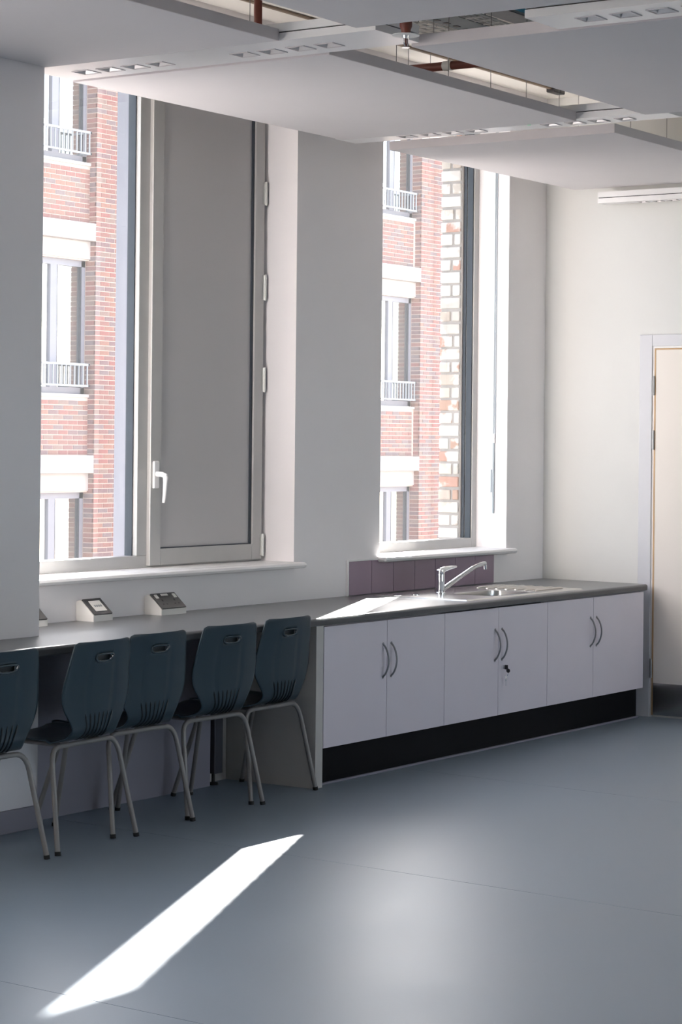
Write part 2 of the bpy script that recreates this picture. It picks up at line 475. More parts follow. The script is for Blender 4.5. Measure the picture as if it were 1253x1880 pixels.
MB().box(CX1 + .001, CX1 + .006, YF - .008, YF - .0005, CZ0, CZ1).build('dark_edge_strip', M['gasket'], w1)  # thin dark strip along the casement's hinge edge

w2 = struct('window_2', frame_bars(MB(), 10.285, 11.69, 1.003, WZ1, YF, 6.93, .052, .056), M['alu'],
            'tall single pane grey aluminium window over the sink')
make_sill(10.25, 11.727, w2)
b = MB(); pane(b, 10.337, 11.638, 6.905, 1.059, WZ1 - .052); b.build('glass_pane', M['glass'], w2)
b = MB(); b.box(11.6275, 11.638, 6.868, 6.904, 1.059, WZ1 - .052); b.box(11.6275, 11.638, 6.912, 6.93, 1.0595, WZ1 - .052); b.build('gasket', M['gasket'], w2)
for n_, (a, c_) in enumerate(WINS[2:]):
    w = struct('window_%d' % (n_ + 3), frame_bars(MB(), a, c_, 1.003, WZ1, YF, 6.93, .055, .060), M['alu'], 'grey aluminium window of the same wall, left of the frame')
    b = MB(); pane(b, a + .055, c_ - .055, 6.905, 1.063, WZ1 - .055); b.build('glass_pane', M['glass'], w)
    make_sill(a - .035, c_ + .035, w)

for n_, (a, c_, z0_, z1_) in enumerate(FILL_WIN):
    b = MB(); frame_bars(b, a, c_, z0_, z1_, Y0 - .12, Y0 - .06, .055, .055); b.box((a + c_) / 2 - .03, (a + c_) / 2 + .03, Y0 - .12, Y0 - .06, z0_ + .055, z1_ - .055)
    w = struct('window_%d' % (n_ + 6), b, M['alu'], 'grey aluminium window added in the opposite wall for fill light, out of frame')
    b = MB(); pane(b, a + .055, (a + c_) / 2 - .03, Y0 - .09, z0_ + .055, z1_ - .055); pane(b, (a + c_) / 2 + .03, c_ - .055, Y0 - .09, z0_ + .055, z1_ - .055); b.build('glass_pane', M['glass'], w)

# blind cord on the reveal
bc = thing('blind_cord', (11.675, 6.74, 1.2), 'white blind cord hanging against the bright window reveal above the sink', 'cord')
b = MB()
for dx in (-.004, .007): b.tube([(11.6835, 6.735 + dx, 1.66), (11.6835, 6.735 + dx, 3.60)], .0028, 6)
b.build('cord', M['rod'], bc)
MB().box(11.674, 11.689, 6.729, 6.744, 1.635, 1.69, .004).build('connector', M['gloss_white'], bc)
b = MB(); b.tube([(11.6815, 6.7385, 1.21), (11.6815, 6.7385, 1.64)], .0062, 8); b.build('tension_rod', M['rod'], bc)
b = MB(); b.tube([(11.679, 6.752, 1.335), (11.679, 6.752, 1.475)], .004, 8); b.build('cord_weight', M['rod'], bc)

# ------------------------------------------------------------------ door in the end wall
d1 = struct('door_1', MB().box(XC - .018, XC + .0, 5.906, 5.99, 0, 2.295, .003).box(XC - .018, XC, 4.86, 4.944, 0, 2.295, .003).box(XC - .018, XC, 4.944, 5.906, 2.225, 2.295, .003),
            M['frame_paint'], 'pale timber door with steel kick plate at the right edge')
b = MB(); b.box(XC - .010, XC - .001, 5.893, 5.906, 0, 2.225); b.box(XC - .010, XC - .001, 4.944, 5.893, 2.213, 2.225); b.build('door_stop', M['gloss_white'], d1)
MB().box(XC - .016, XC - .001, 4.97, 5.882, .012, 2.203, .002).build('door_leaf', M['door'], d1)
b = MB(); b.box(XC - .0165, XC - .001, 5.882, 5.892, .012, 2.212); b.box(XC - .0165, XC - .001, 4.97, 5.882, 2.203, 2.212); b.build('lipping', M['lipping'], d1)['label'] = 'oak edge strip'
MB().box(XC - .0185, XC - .016, 4.98, 5.880, .014, .205, .001).build('kick_plate', M['steel'], d1)['label'] = 'brushed steel kick plate'
for za in (1.93, 1.605, .235):
    h_ = MB(); h_.tube([(XC - .022, 5.894, za), (XC - .022, 5.894, za + .115)], .0075, 10)
    h_.build('door_hinge', M['handle'], d1)
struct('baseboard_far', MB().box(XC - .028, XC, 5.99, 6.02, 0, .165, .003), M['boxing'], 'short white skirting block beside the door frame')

# ------------------------------------------------------------------ counter, cabinets
wt = thing('worktop', (8.6, 6.25, 0), 'long dark grey laminate worktop running under both windows', 'worktop')
pr = [(6.648, .762), (6.648, .80), (5.905, .80), (5.896, .7975), (5.8905, .792), (5.889, .785), (5.889, .772), (5.892, .764), (5.898, .762)]
sb = MB()
SX0, SX1, SY0, SY1 = 10.09, 11.33, 5.985, 6.515      # sink cut-out is covered by the sink's flange
BX0, BX1, BY0, BY1 = 10.47, 10.93, 6.03, 6.30        # bowl
def wt_seg(x0, x1, yb): sb.prism([(yb if p[0] > 6.6 else p[0], p[1]) for p in pr], 'x', x0, x1)
wt_seg(5.0, 7.031, 6.2395); wt_seg(7.031, BX0 - .01, 6.648)
wt_seg(BX0 - .01, BX1 + .01, BY0 - .012)
sb.box(BX0 - .01, BX1 + .01, BY1 + .012, 6.648, .762, .80)
wt_seg(BX1 + .01, 11.9, 6.648)
n0 = len(sb.v); wt_seg(11.9, 12.0, 6.648)                    # last piece is scribed to the end wall
for i_ in range(n0, len(sb.v)):
    if sb.v[i_][0] > 11.95: sb.v[i_] = (12.062 + (sb.v[i_][1] - 5.889) / .759 * .086,) + sb.v[i_][1:]
top = sb.build('counter_slab', M['worktop'], wt)
eb = MB(); eb.box(5.0, 12.058, 5.8872, 5.8885, .767, .788); eb.build('front_edging', M['worktop_edge'], wt)
lb = MB(); lb.box(8.378, 8.442, 6.33, 6.394, .055, .762, .004); lb.build('support_leg', M['leg_dark'], wt)
lb = MB(); lb.lathe([(.022, 0), (.022, .010), (.008, .014), (.008, .056)], (8.41, 6.362, 0), 14); lb.build('levelling_foot', M['rubber'], wt)

DX = [8.655, 9.2055, 9.751, 10.303, 10.846, 11.3935, 12.04]
ZB, ZT = .1825, .7555
def bow_handle(x, z0, z1):
    b = MB(); zm = (z0 + z1) / 2
    pts = [(x, 5.9015 - .034 * math.cos((t - .5) * PI) ** .7, z0 + (z1 - z0) * t) for t in [i / 12 for i in range(13)]]
    b.tube(pts, .0048, 8)
    for z in (z0, z1): b.tube([(x, 5.903, z), (x, 5.899, z)], .0075, 8)
    return b
cab_lab = ['lilac white base cabinet nearest the chairs, two doors', 'lilac white base cabinet under the sink with a key in its lock', 'lilac white base cabinet next to the pale door, two doors']
for c in range(3):
    xa, xm, xb = DX[2 * c], DX[2 * c + 1], DX[2 * c + 2]
    cb = thing('base_cabinet', ((xa + xb) / 2, 6.2, 0), cab_lab[c], 'cabinet', 'base cabinets under the worktop')
    body = MB()
    t = .018
    body.box(xa + .0015, xa + t, 5.936, 6.45, ZB, .76); body.box(xb - t, xb - .0015, 5.936, 6.45, ZB, .76)
    body.box(xa + t, xb - t, 5.936, 6.45, ZB, ZB + t); body.box(xa + t, xb - t, 6.44, 6.45, ZB + t, .76)
    if c != 1: body.box(xa + t, xb - t, 5.936, 6.0, .742, .76)
    body.build('carcass', M['laminate'], cb)
    if c == 0:
        MB().box(8.588, 8.6125, 5.899, 6.455, 0, .762, .001).box(8.6125, 8.653, 5.903, 5.93, 0, .762, .001).build('end_panel', M['end_beige'], cb)['label'] = 'warm grey end panel down to the floor'
    for s, (p, q) in enumerate(((xa, xm), (xm, xb))):
        dr = MB().box(p + .0018, q - .0018, 5.9015, 5.9195, ZB, ZT, .0012).build('door', M['laminate'], cb)
        hx = xm - .037 if s == 0 else xm + .037
        bow_handle(hx, .478, .640).build('handle', M['handle'], dr)
        if c == 1 and s == 1:
            k_ = MB(); kx = xm + .045; kz = .437
            k_.lathe([(.011, 0), (.011, -.012), (.0075, -.013), (.0075, -.016)], (kx, 5.9015, kz), 14, 'y')
            k_.build('lock', M['chrome'], dr)
            k_ = MB()
            k_.box(kx - .0035, kx + .0035, 5.868, 5.886, kz - .012, kz + .012, .001)
            k_.lathe([(.0115, -.001), (.0115, .001)], (kx, 5.866, kz - .018), 12, 'x')
            k_.build('key', M['lamp_dark'], dr)
            k_ = MB()
            k_.tube([(kx + .001, 5.866, kz - .03), (kx + .004, 5.872, kz - .046)], .0018, 6)
            k_.box(kx - .004, kx + .009, 5.880, 5.883, kz - .074, kz - .046, .001); k_.box(kx, kx + .004, 5.880, 5.883, kz - .10, kz - .074)
            k_.build('spare_key', M['chrome'], dr)
tag(MB().box(8.655, 12.06, 5.957, 5.975, 0, ZB - .001).build('plinth', M['plinth']), 'black recessed plinth running below the white cabinets', 'plinth')

# ------------------------------------------------------------------ sink and tap
sk = thing('sink', (10.7, 6.25, .80), 'stainless steel inset sink with ribbed drainer in the grey worktop', 'sink')
b = MB()
zt = .8035
def ring(x0, x1, y0, y1, z): return [(x0, y0, z), (x1, y0, z), (x1, y1, z), (x0, y1, z)]
o1, o2, i1 = ring(SX0 - .03, SX1 + .03, SY0 - .03, SY1 + .03, .8002), ring(SX0 - .022, SX1 + .022, SY0 - .022, SY1 + .022, zt + .002), ring(SX0 - .005, SX1 + .005, SY0 - .005, SY1 + .005, zt)
vs = o1 + o2 + i1
fs = [(i, (i + 1) % 4, (i + 1) % 4 + 4, i + 4) for i in range(4)] + [(i + 4, (i + 1) % 4 + 4, (i + 1) % 4 + 8, i + 8) for i in range(4)]
b.add(vs, fs)
# deck around the bowl
xs = [SX0 - .005, BX0, BX1, SX1 + .005]; ys = [SY0 - .005, BY0, BY1, SY1 + .005]
for i in range(3):
    for j in range(3):
        if i == 1 and j == 1: continue
        b.add(ring(xs[i], xs[i + 1], ys[j], ys[j + 1], zt), [(0, 1, 2, 3)])
b.build('deck', M['steel'], sk)
bw = MB()
def rr(x0, x1, y0, y1, r, z, n=5):
    pts = []
    for cx, cy, a0 in ((x1 - r, y0 + r, -PI / 2), (x1 - r, y1 - r, 0), (x0 + r, y1 - r, PI / 2), (x0 + r, y0 + r, PI)):
        pts += [(cx + r * math.cos(a0 + PI / 2 * i / n), cy + r * math.sin(a0 + PI / 2 * i / n), z) for i in range(n + 1)]
    return pts
loops = [rr(BX0 - .004, BX1 + .004, BY0 - .004, BY1 + .004, .05, zt + .0012), rr(BX0 + .004, BX1 - .004, BY0 + .004, BY1 - .004, .055, zt - .003), rr(BX0 + .012, BX1 - .012, BY0 + .012, BY1 - .012, .06, .70), rr(BX0 + .04, BX1 - .04, BY0 + .04, BY1 - .04, .06, .655)]
n = len(loops[0]); vs = [p for l in loops for p in l]
fs = [(k * n + i, k * n + (i + 1) % n, (k + 1) * n + (i + 1) % n, (k + 1) * n + i) for k in range(3) for i in range(n)] + [tuple(range(3 * n, 4 * n))]
bw.add(vs, fs, True); bw.build('bowl', M['steel'], sk)
for j in range(7):
    y = 6.06 + j * .062
    MB().tube([(10.98, y, zt - .001), (11.0, y, zt + .004), (11.29, y, zt + .004), (11.31, y, zt - .001)], .0065, 8).build('drainer_rib', M['steel'], sk)
MB().lathe([(.024, 0), (.024, .004), (.018, .005)], (10.26, 6.40, zt - .0005), 16).build('tap_hole_cover', M['chrome'], sk)

tp = thing('mixer_tap', (10.436, 6.42, .8035), 'chrome lever mixer tap with long angled spout on the sink', 'tap')
tx, ty = 10.436, 6.42
tx, ty = 10.445, 6.352
b = MB(); b.lathe([(.028, 0), (.028, .005), (.0235, .009), (.0225, .06), (.0225, .105), (.020, .112)], (tx, ty, .8035), 20); b.build('tap_body', M['chrome'], tp)
b = MB()
b.lathe([(.0235, .108), (.0245, .116), (.0235, .128), (.015, .134)], (tx, ty, .8035), 20)
b.tube([(tx, ty, .926), (tx + .035, ty - .006, .936), (tx + .09, ty - .017, .945), (tx + .125, ty - .024, .946)], [.018, .015, .010, .006], 10)
b.build('lever', M['chrome'], tp)
b = MB()
sp = [(tx + .01, ty - .003, .822), (tx + .05, ty - .012, .842), (tx + .14, ty - .034, .886), (tx + .245, ty - .058, .935)] + arc((tx + .245, ty - .058, .935), (tx + .31, ty - .073, .960), (tx + .345, ty - .081, .957), 4)[1:]
b.tube(sp, [.014, .0135, .0125, .0115, .0115, .0115, .0125, .013], 12)
b.build('spout', M['chrome'], tp)
b = MB(); b.tube([(tx + .341, ty - .080, .953), (tx + .343, ty - .0805, .926)], .0125, 12); b.build('aerator', M['chrome'], tp)

# ------------------------------------------------------------------ splashback
sp_ = thing('splashback', (10.74, 6.64, .80), 'purple glazed tile splashback behind the sink tap', 'splashback')
MB().box(9.958, 11.53, 6.6435, 6.649, .8005, .984).build('grout_bed', M['grout'], sp_)
tx_ = [9.966 + i * (11.526 - 9.966) / 7 for i in range(8)]
for i in range(7): MB().box(tx_[i] + .0015, tx_[i + 1] - .0015, 6.6375, 6.6445, .803, .9845, .0015).build('tile', M['tile'], sp_)
b = MB(); b.box(9.953, 9.9635, 6.636, 6.649, .8005, .992); b.box(9.9635, 10.26, 6.636, 6.649, .985, .992); b.build('edge_trim', M['gloss_white'], sp_)

# ------------------------------------------------------------------ desk sockets
def sloped_box(x0, x1, name, label, group):
    """wedge box standing against the wall, sloping face to the room"""
    t = thing(name, ((x0 + x1) / 2, 6.585, .80), label, 'socket', group)
    ya, yb = 6.545, 6.648
    MB().prism([(yb, .8002), (yb, .888), (yb - .012, .893), (yb - .028, .893), (ya, .828), (ya, .8002)], 'x', x0, x1).build('back_box', M['socket_white'], t)
    p0 = Vector((0, ya, .828)); p1 = Vector((0, yb - .028, .893)); d = (p1 - p0).normalized(); nn = Vector((0, -d.z, d.y))
    L = (p1 - p0).length
    def slab(mb, xa, xb, s0, s1, h0, h1):
        q = [p0 + d * s + nn * h for s, h in ((s0, h0), (s1, h0), (s1, h1), (s0, h1))]
        mb.add([(x, p.y, p.z) for x in (xa, xb) for p in q], [(0, 1, 2, 3), (7, 6, 5, 4), (0, 4, 5, 1), (1, 5, 6, 2), (2, 6, 7, 3), (3, 7, 4, 0)])
        return mb
    return t, slab, L
t, slab, L = sloped_box(7.742, 7.878, 'data_outlet', 'white wedge shaped data outlet with a dark plate, left of the double socket', 'desk outlets along the window wall')
pl = slab(MB(), 7.748, 7.872, .001, L + .001, 0, .007).build('face_plate', M['socket_dark'], t)
b = MB(); slab(b, 7.772, 7.848, .018, L - .016, .007, .010); b.build('data_module', M['socket_white'], pl)
b = MB()
for i in range(4): slab(b, 7.784 + i * .014, 7.794 + i * .014, .044, .056, .010, .0106)
b.build('port', M['galv'], pl)
b = MB(); slab(b, 7.776, 7.844, .062, .068, .010, .0112); b.build('label_strip', M['socket_white'], pl)
t, slab, L = sloped_box(8.235, 8.425, 'double_socket', 'white wedge shaped double power socket with dark plate, below the grey vent', 'desk outlets along the window wall')
pl = slab(MB(), 8.240, 8.420, .001, L + .001, 0, .007).build('face_plate', M['socket_dark'], t)
for cx in (8.285, 8.375):
    for xa, xb, sa, sb_ in ((-.004, .004, .046, .058), (-.018, -.009, .024, .030), (.009, .018, .024, .030)):
        b = MB(); slab(b, cx + xa, cx + xb, sa, sb_, .007, .0075); b.build('pin_hole', M['socket_hole'], pl)
for cx in (8.262, 8.398):
    b = MB(); slab(b, cx - .009, cx + .009, L - .034, L - .010, .007, .011); b.build('rocker_switch', M['socket_white'], pl)
b = MB(); slab(b, 8.305, 8.355, L - .018, L - .006, .007, .009); b.build('label_strip', M['socket_white'], pl)
t, slab, L = sloped_box(7.30, 7.432, 'power_socket', 'white socket box mostly hidden behind the pier edge', 'desk outlets along the window wall')
slab(MB(), 7.306, 7.426, .001, L + .001, 0, .007).build('face_plate', M['socket_dark'], t)

# ------------------------------------------------------------------ chairs
def make_chair():
    root = thing('school_chair', (0, 0, 0), '', 'chair', 'school chairs along the counter')
    # centre-line profile (y forward, z up, half width, forward wrap of the sides)
    prof = [(.415, .405, .165, .0), (.41, .424, .185, .0), (.36, .434, .200, .0), (.28, .430, .210, .0), (.18, .424, .212, .0), (.11, .424, .205, .0), (.075, .428, .186, .006),
            (.045, .438, .164, .006), (.022, .458, .152, .008), (.010, .485, .156, .009), (.004, .525, .184, .015), (.001, .565, .209, .021), (-.002, .605, .219, .023),
            (-.006, .65, .217, .022), (-.012, .70, .208, .020), (-.019, .745, .199, .018), (-.025, .785, .190, .017), (-.028, .808, .184, .016), (-.0295, .819, .176, .016), (-.030, .823, .158, .015)]
    # refine along the profile
    pts = []
    for i in range(len(prof) - 1):
        p = [prof[max(i - 1, 0)], prof[i], prof[i + 1], prof[min(i + 2, len(prof) - 1)]]
        for k in range(3):
            t = k / 3
            pts.append([.5 * (2 * p[1][c] + (p[2][c] - p[0][c]) * t + (2 * p[0][c] - 5 * p[1][c] + 4 * p[2][c] - p[3][c]) * t * t + (-p[0][c] + 3 * p[1][c] - 3 * p[2][c] + p[3][c]) * t ** 3) for c in range(4)])
    pts.append(list(prof[-1]))
    NC = 32
    bm = bmesh.new()
    grid = []
    for (y, z, w, wr) in pts:
        row = []
        for c in range(NC + 1):
            u = -1 + 2 * c / NC
            dy = wr * abs(u) ** 2.4
            dz = 0
            if z < .437 and y > .1: dz = .012 * abs(u) ** 4                     # seat edges rise a little
            if y < .03 and z < .81: dy -= .0035 * max(0, 1 - abs(abs(u) - .40) / .06) * min(1, max(0, (.80 - z) / .1)) * -1   # two shallow creases
            row.append(bm.verts.new((u * w, y + dy, z + dz)))
        grid.append(row)
    bm.verts.ensure_lookup_table()
    cx, cz, hw, hh = -.0, .758, .054, .0145
    for r in range(len(grid) - 1):
        for c in range(NC):
            q = (grid[r][c], grid[r][c + 1], grid[r + 1][c + 1], grid[r + 1][c])
            m = sum((v.co for v in q), Vector()) / 4
            if m.y < .02 and abs(m.x - cx) < hw and abs(m.z - cz) < hh * math.sqrt(max(0, 1 - (abs(m.x - cx) / hw) ** 4)) + .002: continue
            bm.faces.new(q)
    loose = [v for v in bm.verts if not v.link_faces]
    bmesh.ops.delete(bm, geom=loose, context='VERTS')
    bmesh.ops.recalc_face_normals(bm, faces=bm.faces[:])
    me = bpy.data.meshes.new('shell'); bm.to_mesh(me); bm.free()
    me.polygons.foreach_set('use_smooth', [True] * len(me.polygons))
    me.materials.append(M['chair'])
    sh = bpy.data.objects.new('shell', me); COL.objects.link(sh); sh.parent = root
    so = sh.modifiers.new('thickness', 'SOLIDIFY'); so.thickness = .006; so.offset = 0
    # handle rim: flat top, rounded smile below
    rim = []
    for i in range(25):
        a = 2 * PI * i / 24
        x = .056 * (abs(math.cos(a)) ** .6) * (1 if math.cos(a) >= 0 else -1)
        z = cz + (.012 * min(1, max(0, math.sin(a)) ** .4) if math.sin(a) > 0 else .018 * math.sin(a))
        rim.append((x, -.0225 - (z - .745) * .13 - .001, z))
    shade_plate = MB(); shade_plate.prism([(-.055, .742), (.055, .742), (.057, .756), (.055, .773), (-.055, .773), (-.057, .756)], 'y', -.007, -.004)  # dark plate stands in for the shade seen through the slot
    shade_plate.build('slot_shade_plate', M['rib'], root)
    MB().tube(rim, [.0042 if p[2] > cz else .0056 for p in rim], 8, caps=False).build('handle_rim', M['rim_gloss'], root)
    # ribs round the bend of the back
    for k in range(7):
        u = -.62 + k * .155 + .155
        path = []
        for (y, z, w, wr) in pts:
            if y < .07 and .430 < z < .545:
                path.append((u * w, y + wr * abs(u) ** 2.4 - .0032, z - .002))
        rr_ = [.0012] + [.0042] * (len(path) - 2) + [.001]
        MB().tube(path, rr_, 6).build('rib', M['rib'], root)
    # four tubular legs; each pair meets in the middle of a bar below the seat
    R_ = .0108
    legs = []
    for sx in (-1, 1):
        rear = [(sx * .262, 0, .004), (sx * .222, .062, .345)] + arc((sx * .222, .062, .345), (sx * .212, .076, .412), (sx * .150, .078, .409), 6)[1:] + [(0, .078, .409)]
        front = [(sx * .272, .43, .004), (sx * .222, .335, .345)] + arc((sx * .222, .335, .345), (sx * .212, .318, .412), (sx * .150, .316, .412), 6)[1:] + [(0, .316, .412)]
        for pth in (rear, front):
            l = MB().tube(pth, R_, 10).build('leg', M['leg'], root)
            f0 = Vector(pth[0]); d = (Vector(pth[1]) - f0).normalized()
            MB().tube([f0 - Vector((0, 0, .004)), f0 + d * .012], .0122, 10).build('rubber_foot', M['rubber'], l)
    for sx in (-1, 1): MB().tube([(sx * .13, .078, .409), (sx * .13, .316, .412)], .008, 8).build('seat_rail', M['leg'], root)
    return root
proto = make_chair()
chairs = [(6.252, 5.728, .0, 'dark teal school chair at the left edge, partly out of frame'),
          (6.85, 5.755, 3.5, 'dark teal school chair second from the left, turned slightly at the counter'),
          (7.282, 5.816, -.7, 'dark teal school chair third from the left, below the double socket'),
          (7.813, 5.838, -2.0, 'dark teal school chair fourth from the left, beside the counter leg'),
          (8.303, 5.874, 1.2, 'dark teal school chair nearest the white cabinets')]
for i, (x, y, rz, lab) in enumerate(chairs):
    o = proto if i == 0 else copy_tree(proto)
    o.location = (x, y, 0); o.rotation_euler = (0, 0, math.radians(rz)); o['label'] = lab

# ------------------------------------------------------------------ hung ceiling panels
PT = .046
def ceiling_panel(x0, x1, y0, y1, label, wires, z=ZP):
    t = thing('ceiling_panel', ((x0 + x1) / 2, (y0 + y1) / 2, z), label, 'ceiling panel', 'hung ceiling panels')
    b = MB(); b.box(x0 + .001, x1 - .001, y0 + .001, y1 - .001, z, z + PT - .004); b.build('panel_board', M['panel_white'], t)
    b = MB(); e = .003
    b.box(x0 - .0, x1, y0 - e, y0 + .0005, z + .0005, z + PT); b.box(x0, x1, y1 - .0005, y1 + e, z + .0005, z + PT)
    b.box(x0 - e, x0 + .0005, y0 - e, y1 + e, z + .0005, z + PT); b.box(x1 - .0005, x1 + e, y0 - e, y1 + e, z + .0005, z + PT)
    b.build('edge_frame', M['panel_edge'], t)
    for (x, y) in wires: MB().tube([(x, y, z + PT - .006), (x, y, ZC)], .0016, 6).build('suspension_wire', M['wire'], t)
    return t
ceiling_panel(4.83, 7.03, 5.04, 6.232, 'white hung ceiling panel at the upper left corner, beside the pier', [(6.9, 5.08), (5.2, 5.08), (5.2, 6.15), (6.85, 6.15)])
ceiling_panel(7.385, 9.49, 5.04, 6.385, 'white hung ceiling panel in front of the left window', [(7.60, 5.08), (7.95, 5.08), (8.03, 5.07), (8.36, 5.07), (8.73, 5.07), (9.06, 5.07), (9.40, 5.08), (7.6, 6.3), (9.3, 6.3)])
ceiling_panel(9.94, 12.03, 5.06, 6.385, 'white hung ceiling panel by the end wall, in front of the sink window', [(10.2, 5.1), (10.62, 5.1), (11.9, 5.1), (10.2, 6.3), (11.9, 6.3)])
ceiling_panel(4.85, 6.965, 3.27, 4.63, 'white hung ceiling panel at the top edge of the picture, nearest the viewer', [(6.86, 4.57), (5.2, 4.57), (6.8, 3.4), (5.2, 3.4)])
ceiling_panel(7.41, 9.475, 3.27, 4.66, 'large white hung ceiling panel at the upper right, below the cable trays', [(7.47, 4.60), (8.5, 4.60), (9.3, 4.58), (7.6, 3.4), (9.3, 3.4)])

# ------------------------------------------------------------------ track luminaires between the panels
def track(x0, x1, y0, y1, z, lights, lx, label, hs=.038, htop=.068):
    t = thing('track_luminaire', ((x0 + x1) / 2, (y0 + y1) / 2, z), label, 'light fitting', 'white linear luminaires between the panels')
    b = MB()
    ls = sorted(lights); ya = y0
    b.box(x0, lx - hs, y0, y1, z, z + .03); b.box(lx + hs, x1, y0, y1, z, z + .03)
    for ly in ls:
        if ly - hs > ya: b.box(lx - hs, lx + hs, ya, ly - hs, z, z + .03)
        ya = ly + hs
    if ya < y1: b.box(lx - hs, lx + hs, ya, y1, z, z + .03)
    b.build('housing', M['track_white'], t)
    MB().box(x0 + .004, x1 - .004, y0 + .004, y1 - .004, z + .0305, z + .0345).build('shadow_gap', M['lamp_dark'], t)
    MB().box(x0, x1, y0, y1, z + .035, z + htop).build('upper_housing', M['track_white'], t)
    h2 = .014
    for ly in ls:
        r_ = MB()
        vs = []
        for h, zz in ((hs + .002, z - .0015), (hs - .004, z - .0015), (h2, z + .028)):
            vs += [(lx - h, ly - h, zz), (lx + h, ly - h, zz), (lx + h, ly + h, zz), (lx - h, ly + h, zz)]
        fs = [(k * 4 + i, k * 4 + (i + 1) % 4, k * 4 + 4 + (i + 1) % 4, k * 4 + 4 + i) for k in range(2) for i in range(4)]
        r_.add(vs, fs)
        ro = r_.build('reflector', M['reflector'], t)
        MB().box(lx - h2, lx + h2, ly - h2, ly + h2, z + .022, z + .0295).build('lamp_core', M['lamp_dark'], ro)
        f_ = MB(); e = hs + .007
        for q in ((lx - e, lx - hs, ly - e, ly + e), (lx + hs, lx + e, ly - e, ly + e), (lx - hs, lx + hs, ly - e, ly - hs), (lx - hs, lx + hs, ly + hs, ly + e)): f_.box(*q, z - .003, z + .001)
        f_.build('bezel', M['panel_edge'], ro)
    return t
track(7.05, 7.362, 4.60, 6.37, 3.184, [6.177, 6.045, 5.91, 5.777, 5.343, 5.207, 5.067, 4.93], 7.225, 'white linear luminaire with two sets of four spots at the upper left')
track(9.50, 9.705, 4.58, 6.45, 3.192, [6.07, 5.933, 5.797, 5.66, 5.237, 5.104, 4.975, 4.835], 9.61, 'white linear luminaire with square spots over the wall between the windows', .034)
tk = [o for o in COL.objects if o.name.startswith('track_luminaire')][-1]
MB().box(9.512, 9.548, 5.33, 5.60, 3.186, 3.1925, .002).build('diffuser_strip', M['gloss_white'], tk)
gm = mat('green_led', (0.0, 0.35, 0.15), 0.3, var=0.01)
gm.node_tree.nodes['Principled BSDF'].inputs['Emission Color'].default_value = (0, .7, .3, 1)
gm.node_tree.nodes['Principled BSDF'].inputs['Emission Strength'].default_value = 0.4
MB().box(9.53, 9.542, 5.312, 5.326, 3.186, 3.1925).build('indicator_lamp', gm, tk)
track(7.13, 7.385, 2.2, 4.0, 3.182, [3.796, 3.655, 3.51, 3.37], 7.26, 'white linear luminaire at the top right edge with bright spots')
track(11.99, 12.085, 3.9, 6.21, 3.085, [5.93, 5.83, 5.73, 5.63], 12.038, 'slim white luminaire high on the end wall above the door', .022)

# ------------------------------------------------------------------ services above the panels
sp_h = thing('fire_sprinkler', (7.107, 4.5, 3.11), 'fire sprinkler with brown fitting and white round plate between the ceiling panels', 'sprinkler')
sx_, sy_ = 7.107, 4.50
b = MB(); b.lathe([(.052, 0), (.052, .003), (.03, .006)], (sx_, sy_, 3.161), 24); b.build('rose_plate', M['whitewire'], sp_h)
b = MB(); b.lathe([(.017, 0), (.019, .018), (.024, .03), (.024, .055), (.015, .058), (.015, .50)], (sx_, sy_, 3.166), 16); b.build('pipe_fitting', M['redpipe'], sp_h)
b = MB(); b.lathe([(.015, 0), (.013, -.012)], (sx_, sy_, 3.161), 14)
for s in (-1, 1): b.tube([(sx_ + s * .012, sy_, 3.151), (sx_ + s * .013, sy_, 3.134), (sx_ + s * .004, sy_, 3.118)], .003, 6)
b.lathe([(.016, 0), (.016, .002)], (sx_, sy_, 3.115), 14); b.build('sprinkler_body', M['chrome'], sp_h)
b = MB(); b.tube([(sx_, sy_, 3.149), (sx_, sy_, 3.118)], .0035, 6); b.build('glass_bulb', M['redpipe'], sp_h)

cp = thing('sprinkler_pipe', (9.1, 5.6, 3.43), 'red oxide pipe with a white strap crossing above the panel gap', 'pipe', 'red pipes above the ceiling panels')
MB().tube([(9.1, 4.72, 3.425), (9.1, 6.6, 3.435)], .021, 14).build('pipe', M['redpipe'], cp)
b = MB(); b.tube([(9.1, 5.50, 3.43), (9.1, 5.545, 3.43)], .0235, 14); b.tube([(9.1, 5.52, 3.45), (9.1, 5.52, ZC)], .003, 6); b.build('strap', M['whitewire'], cp)
vp = thing('drop_pipe', (7.95, 5.8, 3.3), 'upright dark red pipe behind the panel edge near the top', 'pipe', 'red pipes above the ceiling panels')
MB().tube([(7.925, 5.79, 3.23), (7.925, 5.79, ZC)], .0185, 14).build('pipe', M['redpipe'], vp)
fp = thing('branch_pipe', (11.9, 5.6, 3.5), 'thin red pipe in the gap at the right edge', 'pipe', 'red pipes above the ceiling panels')
MB().tube([(11.7, 3.5, 3.53), (11.7, 5.66, 3.53)], .0075, 10).build('pipe', M['redpipe'], fp)
b = MB(); b.tube([(11.7, 5.60, 3.53), (11.7, 5.60, ZC)], .004, 6); b.build('hanger_rod', M['wire'], fp)
rb = thing('ceiling_conduit', (8.5, 6.4, 3.74), 'brown conduit running along the ceiling above the panels', 'conduit')
MB().box(6.5, 11.9, 6.40, 6.425, ZC - .013, ZC - .001, .003).build('conduit', M['brown'], rb)
MB().box(11.75, 11.89, 6.385, 6.44, ZC - .03, ZC - .001, .006).build('junction_box', M['lamp_dark'], rb)
